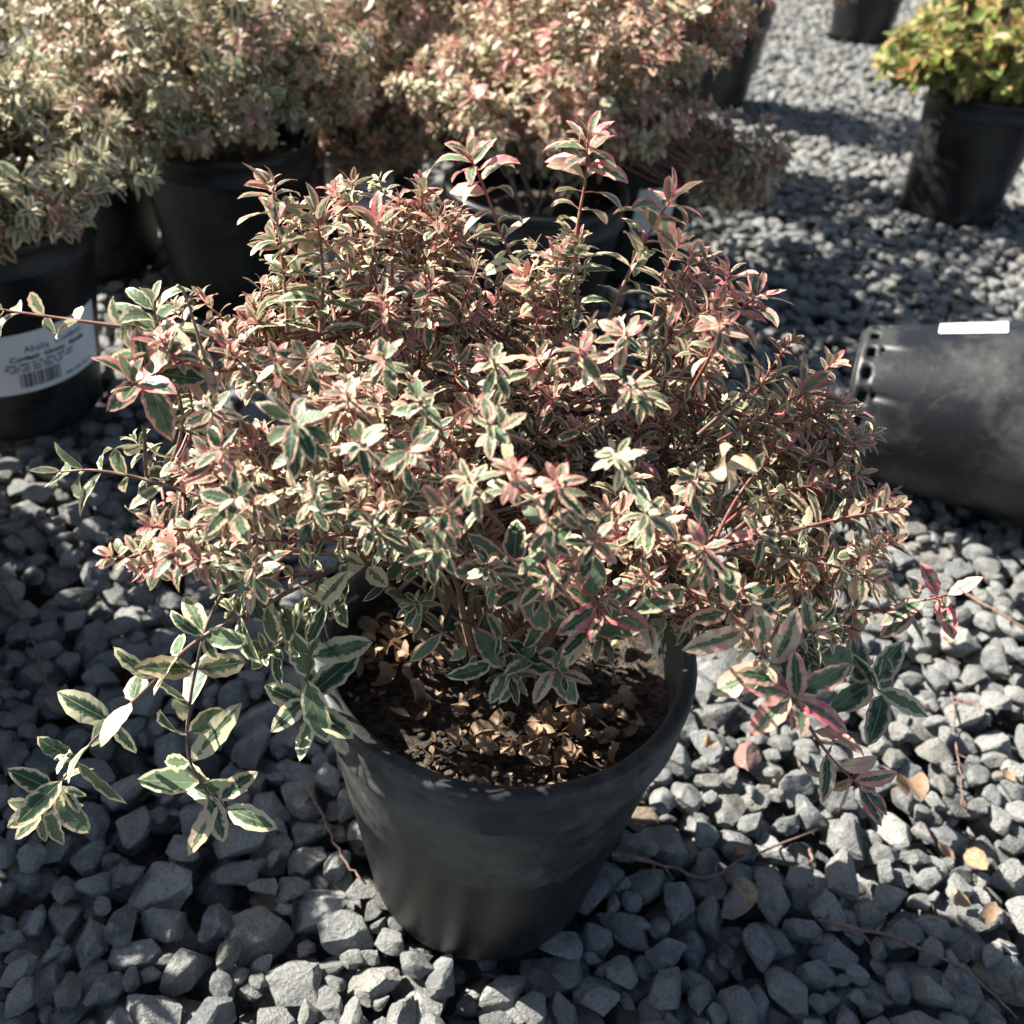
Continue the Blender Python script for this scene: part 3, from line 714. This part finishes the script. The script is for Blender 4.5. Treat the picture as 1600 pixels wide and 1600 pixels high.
KEYS = [
    # upright tips along the top
    dict(pts=[(450, 520, .52), (440, 400, .55), (425, 290, .56)], pink=0.79, core=.46, L0=.027, flat=0, g0=.55, tuft=.3, leafy=.10, spacing=.0085),
    dict(pts=[(500, 520, .52), (505, 430, .54), (495, 335, .56)], pink=0.79, core=.46, L0=.027, flat=0, g0=.55, tuft=.3, leafy=.09, spacing=.0085),
    dict(pts=[(570, 520, .53), (580, 430, .55), (590, 345, .56)], pink=0.91, core=.46, L0=.027, flat=0, g0=.55, tuft=.3, leafy=.09, spacing=.0085),
    dict(pts=[(840, 480, .54), (790, 380, .57), (755, 290, .58), (733, 243, .58)], pink=1.25, core=.46, L0=.027, flat=0, g0=.55, tuft=.3, leafy=.12, spacing=.0085),
    dict(pts=[(905, 500, .55), (900, 380, .57), (915, 280, .58), (918, 218, .58)], pink=1.25, core=.46, L0=.027, flat=0, g0=.55, tuft=.3, leafy=.13, spacing=.0085),
    dict(pts=[(950, 500, .54), (1000, 390, .56), (1050, 308, .58)], pink=1.25, core=.46, L0=.027, flat=0, g0=.55, tuft=.3, leafy=.10, spacing=.0085),
    dict(pts=[(660, 520, .56), (665, 405, .59)], pink=0.47, core=.46, L0=.018, leafy=.07),
    dict(pts=[(1050, 560, .55), (1120, 470, .58), (1140, 425, .59)], pink=1.04, core=.46, L0=.028, leafy=.08),
    dict(pts=[(1060, 590, .52), (1130, 510, .54), (1185, 460, .55)], pink=1.23, core=.46, L0=.028, leafy=.08),
    dict(pts=[(1090, 680, .5), (1160, 620, .52), (1225, 580, .53)], pink=0.47, core=.46, L0=.019, leafy=.07),
    dict(pts=[(1120, 690, .5), (1210, 640, .52), (1270, 605, .53)], pink=1.10, core=.46, L0=.030, leafy=.05, spacing=.012),
    dict(pts=[(1150, 830, .5), (1250, 760, .51), (1330, 700, .52)], pink=1.16, core=.46, L0=.030, leafy=.08),
    dict(pts=[(1180, 880, .5), (1260, 810, .51), (1310, 770, .52)], pink=0.72, core=.46, L0=.028, leafy=.07),
    # right side, long low stems
    dict(pts=[(1000, 930, .47), (1150, 945, .46), (1340, 955, .45), (1480, 930, .44)], pink=.85, core=.5, L0=.028, leafy=.20, spacing=.026, tuft=.15, r0=.002, face=STAR, flat=.5, g0=.6),
    dict(pts=[(1020, 940, .49), (1180, 950, .49), (1290, 1000, .48), (1380, 1085, .47)], pink=.42, core=.72, L0=.040, leafy=.16, spacing=.026, face=STAR, flat=.9, tuft=0, g0=.85, spread=.35, nface=.8),
    dict(pts=[(1000, 900, .44), (1120, 940, .40), (1190, 1020, .375), (1245, 1095, .36)], pink=.85, core=.4, L0=.033, g0=.7, nface=.6, spread=.2, tuft=.4, leafy=.09, spacing=.013, face=STAR, flat=.7),
    dict(pts=[(1150, 950, .48), (1240, 1000, .475), (1275, 1040, .47)], pink=.35, core=.75, L0=.026, leafy=.04, face=STAR, flat=.9, tuft=0),
    dict(pts=[(1150, 950, .42), (1255, 1120, .40), (1300, 1185, .395), (1350, 1235, .39)], pink=.75, core=.5, nface=.6, L0=.029, g0=.7, leafy=.075, spacing=.024, tuft=0, flat=.5),
    dict(pts=[(1130, 860, .46), (1240, 900, .47), (1330, 890, .48)], pink=.55, L0=.022, leafy=.10),
    # left side
    dict(pts=[(300, 560, .48), (250, 580, .47), (205, 602, .45)], pink=.95, core=.66, L0=.032, leafy=.05, spacing=.012, face=STAR, flat=.8),
    dict(pts=[(270, 690, .48), (250, 560, .49), (240, 470, .5)], pink=.1, L0=.030, leafy=.085, spacing=.025, tuft=0),
    dict(pts=[(420, 560, .5), (310, 525, .5), (150, 505, .5), (-40, 478, .5)], pink=.45, core=.45, L0=.021, leafy=.17, spacing=.034, tuft=.1, r0=.0022, flat=0),
    dict(pts=[(330, 780, .46), (230, 750, .47), (150, 735, .47), (95, 737, .47)], pink=.25, core=.55, L0=.030, leafy=.12, spacing=.036, tuft=0),
    dict(pts=[(225, 665, .48), (230, 760, .475), (245, 860, .47), (250, 890, .465)], pink=.05, core=.45, L0=.024, leafy=.11, spacing=.026, tuft=.2),
    # hanging cream shoots, lower left
    dict(pts=[(560, 870, .46), (430, 935, .43), (310, 1000, .41), (225, 1080, .40), (130, 1175, .39), (62, 1275, .383)], pink=.2, core=.64, L0=.036, leafy=.26, spacing=.023, tuft=.25, r0=.0019, flat=.85, g0=.62, nface=.9),
    dict(pts=[(385, 880, .43), (335, 950, .42), (305, 1050, .405), (292, 1165, .395), (318, 1230, .385), (352, 1262, .38)], pink=.03, core=.60, L0=.041, leafy=.19, spacing=.030, face=STAR, flat=1, tuft=.1, tipn=3, g0=.95, spread=.45, nface=.9),
    dict(pts=[(500, 930, .43), (485, 1020, .415), (480, 1080, .41), (488, 1118, .405)], pink=.05, core=.60, L0=.036, leafy=.10, spacing=.034, face=STAR, flat=.9, tuft=0, tipn=2, g0=.9, spread=.35, nface=.9),
    dict(pts=[(560, 930, .44), (480, 980, .43), (415, 1020, .425)], pink=.05, core=.62, L0=.026, leafy=.05, face=STAR, flat=.8),
    dict(pts=[(580, 880, .45), (520, 930, .43), (495, 960, .425)], pink=.0, core=.6, L0=.027, leafy=.06, spacing=.018, flat=.7),
    # front centre, hanging into the pot
    dict(pts=[(600, 905, .44), (680, 980, .42), (760, 1030, .41), (810, 1060, .405)], pink=.5, core=.74, L0=.027, leafy=.115, spacing=.0155, face=STAR, flat=.7, tuft=.1),
    dict(pts=[(700, 960, .43), (800, 1010, .42), (880, 1055, .41)], pink=.4, core=.74, L0=.029, leafy=.06, spacing=.016, face=STAR, flat=.8, tuft=0),
    dict(pts=[(820, 900, .42), (880, 960, .41), (950, 1000, .405)], pink=.6, core=.7, L0=.028, leafy=.06, spacing=.016, face=STAR, flat=.8, tuft=0),
    dict(pts=[(780, 870, .42), (810, 900, .40), (815, 930, .395)], pink=.55, core=.72, L0=.031, leafy=.04, face=STAR, flat=.8),
    dict(pts=[(860, 860, .41), (900, 900, .39), (945, 965, .385)], pink=1.0, core=.55, L0=.027, leafy=.06, face=STAR),
    # large rosettes on the face of the crown
]
for (px, py, y, pk, L, co) in ((455, 650, .37, .55, .033, .78), (370, 775, .37, .55, .032, .66), (395, 885, .375, .7, .033, .66), (490, 770, .36, .75, .028, .66), (345, 700, .39, .7, .026, .62),
                               (640, 700, .36, .55, .024, .6), (730, 745, .35, .5, .025, .62), (805, 735, .345, 1.0, .022, .4), (855, 815, .345, .8, .028, .66), (960, 705, .36, 0, .021, .22),
                               (1100, 855, .38, 1.0, .028, .55), (1160, 920, .40, .95, .025, .6), (1130, 500, .45, .95, .026, .5), (905, 545, .42, 1.0, .024, .5), (770, 560, .42, .35, .024, .6),
                               (600, 560, .42, .6, .024, .66), (560, 690, .37, .5, .026, .66), (650, 620, .40, .4, .023, .6), (980, 600, .42, .8, .026, .62), (1010, 800, .37, .3, .026, .55),
                               (480, 560, .43, .8, .026, .66), (1090, 740, .42, .85, .026, .62), (690, 850, .37, .35, .026, .62), (580, 820, .37, .4, .027, .66), (1010, 905, .40, .9, .028, .5), (1090, 935, .41, .8, .026, .5), (870, 750, .35, .95, .027, .5), (1180, 830, .42, .8, .026, .5), (700, 790, .355, .85, .025, .5), (540, 610, .41, .95, .025, .5), (430, 560, .44, .9, .026, .5), (980, 520, .45, .95, .025, .5), (330, 640, .42, .6, .027, .6), (760, 880, .385, .5, .027, .62), (1250, 1000, .47, .4, .026, .7),
                               (930, 840, .36, .9, .030, .66), (760, 660, .38, .5, .025, .6), (650, 940, .41, .25, .026, .62)):
    r = pl.r; dx, dy = r.uniform(-70, 70), r.uniform(30, 110)
    KEYS.append(dict(pts=[(px + dx, py + dy, y + .06), (px + dx * .4, py + dy * .5, y + .025), (px, py, y)], pink=pk, L0=L * .57, core=co, leafy=.05, spacing=.013, face=nrm(STAR + r.normal(0, .25, 3)), flat=.7, tuft=.1))
for i, kq in enumerate(KEYS): key(i, **kq)
# two bare flowered-out twigs
for i, pts in enumerate(([(285, 800, .46), (235, 825, .455), (180, 846, .45)], [(320, 560, .47), (305, 510, .475), (292, 465, .48)])):
    W = smooth_path(np.array([at(a, b, y=c) for a, b, c in pts]), 10); pl.shoot(W, ('d', i), .0, .01, .01, .0, bare=True, r0=.0012, pale=.35)
    for m in range(6):
        e = W[-1] + pl.r.normal(0, .003, 3); pl.stem(('d', i), np.array([W[-2], e, e + pl.r.normal(0, .002, 3)]), .0007, .0011, 0, .3)
pl.finish(front, LS_HI, LS_FLAT, 300, origin=(CX, CY, 0))
# a withered flower and a round bud
fl_p = at(1135, 728, y=.42)
V, Fc, o_ = [], [], 0
for k in range(4):
    a = k * 1.55 + .4; d = nrm(np.array([math.cos(a) * .8, -.35 + .2 * math.sin(a), math.sin(a) * .8])); n_ = nrm(np.cross(d, [0.2, 1, .1])); s_ = np.cross(d, n_)
    v, uv_, f = leaf_shape(7, .85, .5, .9, .03, 60 + k); W = (v[:, :1] * s_ + v[:, 1:2] * d + v[:, 2:] * n_) * .016
    V.append(W); Fc.append(f + o_); o_ += len(v)
obj('withered_flower', mesh('withered_flower', np.concatenate(V) + fl_p - [CX, CY, 0], np.concatenate(Fc), M_PETAL), front)

# soil crumbs
r3 = np.random.default_rng(9); V, Fc, o_ = [], [], 0
for i in range(520):
    a, rr = r3.uniform(0, 6.28), math.sqrt(r3.random()) * .112; k = int(r3.integers(NS)); s = r3.uniform(.0012, .0042)
    v = ROCK_LO[k] * s + [rr * math.cos(a), rr * math.sin(a), .234 + s * .3]; V.append(v); Fc.append(IF1 + o_); o_ += len(v)
obj('soil_crumbs', mesh('soil_crumbs', np.concatenate(V), np.concatenate(Fc), M_SOIL), front, kind='stuff')

# broken bits of leaf and bark lying in the soil
V, Fc, o_ = [], [], 0
for i in range(110):
    a, rr = r3.uniform(0, 6.28), math.sqrt(r3.random()) * .113; v, uv_, f = leaf_shape(4, r3.uniform(.3, .7), r3.uniform(.1, .6), r3.uniform(-1, 1), .1, 900 + i)
    c, sn = math.cos(i * 2.4), math.sin(i * 2.4); s = r3.uniform(.004, .010); v = v * s
    v = np.stack([v[:, 0] * c - v[:, 1] * sn, v[:, 0] * sn + v[:, 1] * c, v[:, 2] + v[:, 1] * r3.normal(0, .3)], -1)
    V.append(v + [rr * math.cos(a), rr * math.sin(a), .2375 + r3.uniform(0, .003)]); Fc.append(f + o_); o_ += len(v)
obj('leaf_litter', mesh('leaf_litter', np.concatenate(V), np.concatenate(Fc), M_DRY), front, kind='stuff')

# dry leaves
DRY = []
for i in range(10):
    v, uv_, f = leaf_shape(8, .42 + .02 * i, .3 + .05 * i, (-2.6 if i % 2 else 2.3) + .15 * i, .02, 200 + i); v[:, 2] -= v[:, 2].min(); v[:, 1] -= .4
    DRY.append(mesh('dry_leaf', v, f, M_DRY))
def dry_leaf(p, L, label, group=None, tiltv=.35):
    o = obj('dry_leaf', DRY[int(r3.integers(10))], None, label=label, cat='dry leaf', group=group)
    o.location = p; o.rotation_euler = (r3.normal(0, tiltv), r3.normal(0, tiltv), r3.uniform(0, 6.28)); o.scale = (L, L, L)
    return o
cl = [((600, 1020), 46, 34), ((860, 1165), 42, 36), ((900, 1110), 70, 14), ((965, 1130), 50, 14), ((740, 1100), 110, 10), ((800, 1190), 60, 16), ((640, 1060), 60, 14)]
for (c, sp_, n) in cl:
    for i in range(n):
        px, py = c[0] + r3.normal(0, sp_), c[1] + r3.normal(0, sp_ * .55); p = at(px, py, z=.238)
        if (p[0] - CX) ** 2 + (p[1] - CY) ** 2 > .116 ** 2: continue
        p[2] = .2375 + r3.uniform(0, .008); dry_leaf(p, r3.uniform(.012, .026), 'small curled dry tan leaf lying on the dark soil inside the front pot', 'dry leaves on the soil of the front pot')
GL = [((1415, 1238), .040, 'broad curled tan dead leaf on the gravel under the tip of the right hanging branch'), ((1530, 1350), .034, 'orange tan dead leaf on sunlit gravel near the lower right'),
      ((1495, 1405), .024, 'small yellow tan dead leaf on sunlit gravel, left of the lower of two orange leaves'), ((1475, 1335), .020, 'small ochre leaf piece on the gravel, left of the orange tan dead leaf'), ((1572, 1215), .022, 'bright orange leaf scrap on the gravel at the right edge of the photo'),
      ((1155, 1418), .030, 'brown dead leaf in the shade of the front pot, standing between dark stones'), ((1150, 1335), .014, 'rust red leaf scrap beside the curved twig on the gravel'), ((1510, 1268), .018, 'orange brown leaf scrap at the foot of the thin upright red stem'),
      ((1535, 1435), .022, 'pinkish tan leaf scrap low on the gravel near the right edge'), ((1480, 1005), .018, 'tan leaf scrap between grey stones right of the shrub'), ((1425, 140), .075, 'long orange dead leaf on sunlit far gravel left of the gold leaved plant'),
      ((1100, 1165), .024, 'brown curled leaf between stones just right of the front pot rim')]
for (px, py), L, lab in GL:
    p = at(px, py, z=.004); p[2] = max(hm_at(p[0], p[1]), -.004) + .007; p2 = at(px, py, z=p[2]); dry_leaf(p2, L * 1.3, lab, tiltv=.3)

# twigs lying on the gravel
def twig(pts, r0, label, lift=.003, knots=3):
    W = []
    pp = smooth_path(np.array([at(a, b, z=.006) for a, b in pts]), 16)
    for p in pp: W.append([p[0], p[1], max(hm_at(p[0], p[1]), -.004)])
    W = np.array(W); z = W[:, 2]
    zs = np.array([max(z[max(0, i - 2):i + 3]) for i in range(len(z))]); W[:, 2] = np.convolve(np.pad(zs, 2, mode='edge'), np.ones(5) / 5, 'valid') + lift
    b0 = W[0].copy(); W = W - b0; rad = np.linspace(r0, r0 * .5, len(W)); rad[2::4] *= 1.35; rad[1::3] *= .9
    W[1:-1, :2] += r3.normal(0, .0011, (len(W) - 2, 2))
    polys = [(W, rad)]
    for k_ in r3.choice(np.arange(2, len(W) - 2), 3, replace=False):      # broken side spurs
        dv = nrm(W[k_ + 1] - W[k_]); sd = nrm(dv * .7 + np.array([-dv[1], dv[0], .25]) * r3.choice([-1, 1])); ln = r3.uniform(.004, .016)
        polys.append((np.array([W[k_], W[k_] + sd * ln * .5, W[k_] + sd * ln + [0, 0, .001]]), np.array([r0 * .6, r0 * .5, r0 * .4])))
    V, Fc = tubes(polys, 6)
    o = obj('twig', mesh('twig', V, Fc, M_TWIG), None, label=label, cat='twig'); o.location = b0; return o
twig([(955, 1338), (1040, 1350), (1120, 1365), (1160, 1340), (1280, 1290)], .0017, 'curved reddish brown twig lying on the gravel right of the front pot')
twig([(1282, 1432), (1390, 1465), (1500, 1510), (1595, 1585)], .0019, 'straight dark twig across the shaded stones at the lower right')
twig([(472, 1232), (505, 1280), (535, 1335), (566, 1376)], .0016, 'thin reddish stem leaning on the stones left of the front pot')
twig([(2, 918), (45, 985), (70, 1060), (92, 1105)], .0018, 'dark thin twig on the shaded gravel at the left edge')
twig([(1485, 1085), (1493, 1150), (1503, 1210), (1508, 1262)], .0012, 'thin upright red stem on sunlit gravel near the right edge')
twig([(1502, 905), (1540, 950), (1610, 1000)], .0022, 'brown twig on the gravel beyond the right branch tip')
twig([(1490, 1090), (1520, 1105), (1552, 1128)], .0020, 'short knobbly tan twig on the gravel at the top of the red stem')
twig([(1268, 1320), (1272, 1355), (1275, 1385)], .0016, 'short dark twig end sticking between sunlit stones, right of the curved twig')

# ------------------------------------------------------------------ shrubs of the rows behind
G1 = 'variegated shrubs in black pots in the rows behind'
def shrub(key_, seed, label, ells, n_shoot, pinkmean, n_single, ls=LS_LO, L0=.0225, core=.33, group=G1, cat='potted shrub', name='potted_shrub', spacing=.0115, n_main=10, soil=True, pk_sd=.25, tuft=.3):
    p = POTS[key_]; root = empty(name, (p[0], p[1], 0), label, cat, group)
    zs = p[3] - .045; make_pot(root, p, zs, 48)
    if soil: make_soil(root, p, zs, 30, seed)
    q_ = Plant(np.random.default_rng(seed))
    E = [((e[0][0] + p[0], e[0][1] + p[1], e[0][2]), *e[1:]) for e in ells]
    crown(q_, np.array([p[0], p[1], zs + .005]), E, int(n_shoot * 1.35), L0, spacing, lambda t, r: float(np.clip(r.normal(pinkmean + .26 + .9 * (t[2] - .40), pk_sd), 0, 1)), core, n_main, leafy=.085, tuft=tuft)
    q_.finish(root, ls, None, n_single, origin=(p[0], p[1], 0))
    return root
rA = shrub('A', 31, 'cream green shrub in a black pot with a printed white label at the left edge', [((-.05, .0, .37), (.24, .22, .10)), ((.06, -.02, .34), (.17, .18, .07))], 190, -.02, 60, L0=.026, core=.45)
rB = shrub('B', 32, 'cream and pink shrub in an unlabelled black pot, second in from the left edge', [((-.07, .0, .40), (.25, .24, .14)), ((-.10, -.12, .33), (.16, .12, .09)), ((.10, .02, .38), (.16, .18, .10))], 300, .16, 60, core=.44)
rC = shrub('C', 33, 'dim shrub drooping over a tilted barcode label, between two larger front row shrubs', [((.02, .0, .40), (.24, .20, .16)), ((.02, -.15, .25), (.16, .06, .10), 2.2)], 290, .40, 40)
rD = shrub('D', 34, 'wide pinkish shrub behind the front plant, its pot showing bare soil below the leaves', [((.05, .12, .43), (.215, .24, .15)), ((.0, .06, .38), (.25, .17, .08)), ((.315, .06, .315), (.075, .08, .075), 1.3), ((.20, .18, .50), (.14, .12, .06))], 400, .45, 60, core=.34)
rE = shrub('E', 35, 'pink grey shrub in a dark pot at the far right end of the rows', [((-.06, .08, .46), (.24, .22, .10)), ((.30, .05, .35), (.13, .12, .07))], 170, .5, 30)
rF = shrub('F', 36, 'farthest black pot with a pale tag at the top of the photo, right of centre', [((.0, .0, .46), (.28, .28, .14))], 110, .4, 0, group=None)
rG = shrub('G', 37, 'yellow green plant with orange red tips in a black pot at the upper right', [((.02, -.02, .38), (.25, .22, .13)), ((-.16, -.03, .33), (.12, .14, .06), 1.4), ((.05, -.1, .32), (.18, .08, .05))], 150, .50, 80, ls=LS_GOLD, L0=.040, core=.70, group=None, spacing=.016, tuft=.15, pk_sd=.4)
shrub('M1', 41, 'shaded variegated shrub behind the labelled pot at the left edge, top left corner', [((-.02, .0, .37), (.25, .25, .10))], 150, .05, 30)
shrub('M2', 42, 'variegated shrub of the rear row at the top of the photo, left of centre', [((.0, .0, .42), (.30, .28, .16))], 170, .4, 30)
rM3 = shrub('M3', 43, 'dusty pink shrub directly behind the wide pinkish one, a pale label on its dark pot', [((-.06, .16, .44), (.26, .24, .15))], 190, .45, 30)
shrub('M4', 44, 'variegated shrub of the rear row at the top centre of the photo', [((.0, .0, .42), (.30, .28, .16))], 150, .45, 20)
shrub('L1', 45, 'variegated shrub standing just outside the left edge, its shade on the gravel', [((-.02, .0, .33), (.22, .23, .09))], 200, .3, 0, L0=.03)
shrub('L2', 46, 'low variegated shrub outside the left edge beside the front plant', [((.02, .0, .32), (.18, .21, .09))], 300, .3, 0, L0=.031)

shrub('N1', 47, 'variegated shrub of the third row whose shade falls on the gravel to the right', [((.0, .0, .45), (.30, .28, .14))], 190, .4, 0)
shrub('L3', 48, 'small low variegated shrub in a short pot outside the lower left edge', [((.0, .0, .22), (.12, .14, .07))], 120, .2, 0, L0=.026)
# labels
PA = POTS['A']
wl, hl = .155, .088
make_label(rA, PA, R_(-34), wl, .078, .166, R_(2),
           lines=[('Abelia  Confetti', .040, .0600, .0125, .0), ('Confetti  Glossy  Abelia', .022, .0485, .0105, .00025)],
           bars=barcode(.030, .008, .052, .022, 4),
           fine=scribble(.016, .0425, .092, .0022, 2) + scribble(.014, .0375, .096, .0022, 3) + scribble(.020, .0330, .066, .0020, 5) + scribble(.088, .0085, .056, .0026, 6))
PC = POTS['C']
make_label(rC, PC, R_(-79), .13, .085, .165, R_(-11), bars=barcode(.022, .012, .062, .026, 7), fine=scribble(.022, .046, .07, .003, 8) + scribble(.022, .055, .06, .003, 9))
PD = POTS['M3']
make_label(rM3, PD, R_(-70), .074, .10, .19, R_(5), fine=scribble(.008, .058, .045, .003, 10) + scribble(.008, .050, .04, .003, 11))
PFf = POTS['F']
make_label(rF, PFf, R_(-50), .06, .16, .24, 0)

# ------------------------------------------------------------------ empty pot lying on its side
def lying():
    R, H, Rb, seg = .146, .285, .102, 80
    zs = [.0, .004, .010, .015, .021, .026, .032, .07, .11, .15, .19, .23, .255]
    prof = [(Rb - .004 if z == 0 else Rb + (R * .955 - Rb) * z / .255, z) for z in zs] + [(R * .985, .258), (R * .985, .274), (R, .277), (R, H), (R - .008, H)]
    def skip(i, j): return (((i == 2) | (i == 3)) & (j % 4 < 2)) | ((i == 5) & (j % 8 < 1))
    V, Fc = lathe(prof, seg, .003, 1, skip)
    bot = [(0, .010), (Rb * .5, .010), (Rb * .78, .008), (Rb - .012, .004), (Rb - .0045, .0005)]
    V2, F2 = lathe(bot, seg, .003, 1, lambda i, j: (i == 2) & ((j % 20) < 5))
    root = empty('lying_pot', LY0, 'empty black nursery pot lying on its side on the gravel at the right', 'plant pot')
    qt = Vector((0, 0, 1)).rotation_difference(Vector(LYD)); root.rotation_mode = 'QUATERNION'; root.rotation_quaternion = qt
    for nm, v, f in (('pot_wall', V, Fc), ('pot_base', V2, F2)):
        o = obj(nm, mesh(nm, v, f, M_POT_LYING), root); md = o.modifiers.new('thickness', 'SOLIDIFY'); md.thickness = .0032; md.offset = -1 if nm == 'pot_wall' else 1
    # white label on the upper side: find the azimuth that faces up and a little back
    inv = qt.inverted(); tgt = inv @ Vector((0, .10, .99)); phi = math.atan2(tgt.y, tgt.x)
    V, Fc = [], []; nu, nv = 10, 6
    for j in range(nv):
        for i in range(nu):
            z = .092 + .080 * i / (nu - 1); a = phi + (j / (nv - 1) - .5) * .34; r = Rb + (R * .955 - Rb) * z / .255 + .0012
            V.append((r * math.cos(a), r * math.sin(a), z))
    for j in range(nv - 1):
        for i in range(nu - 1): a = j * nu + i; Fc.append((a, a + 1, a + nu + 1, a + nu))
    obj('label', mesh('label', V, np.array(Fc), M_LABEL), root)
lying()
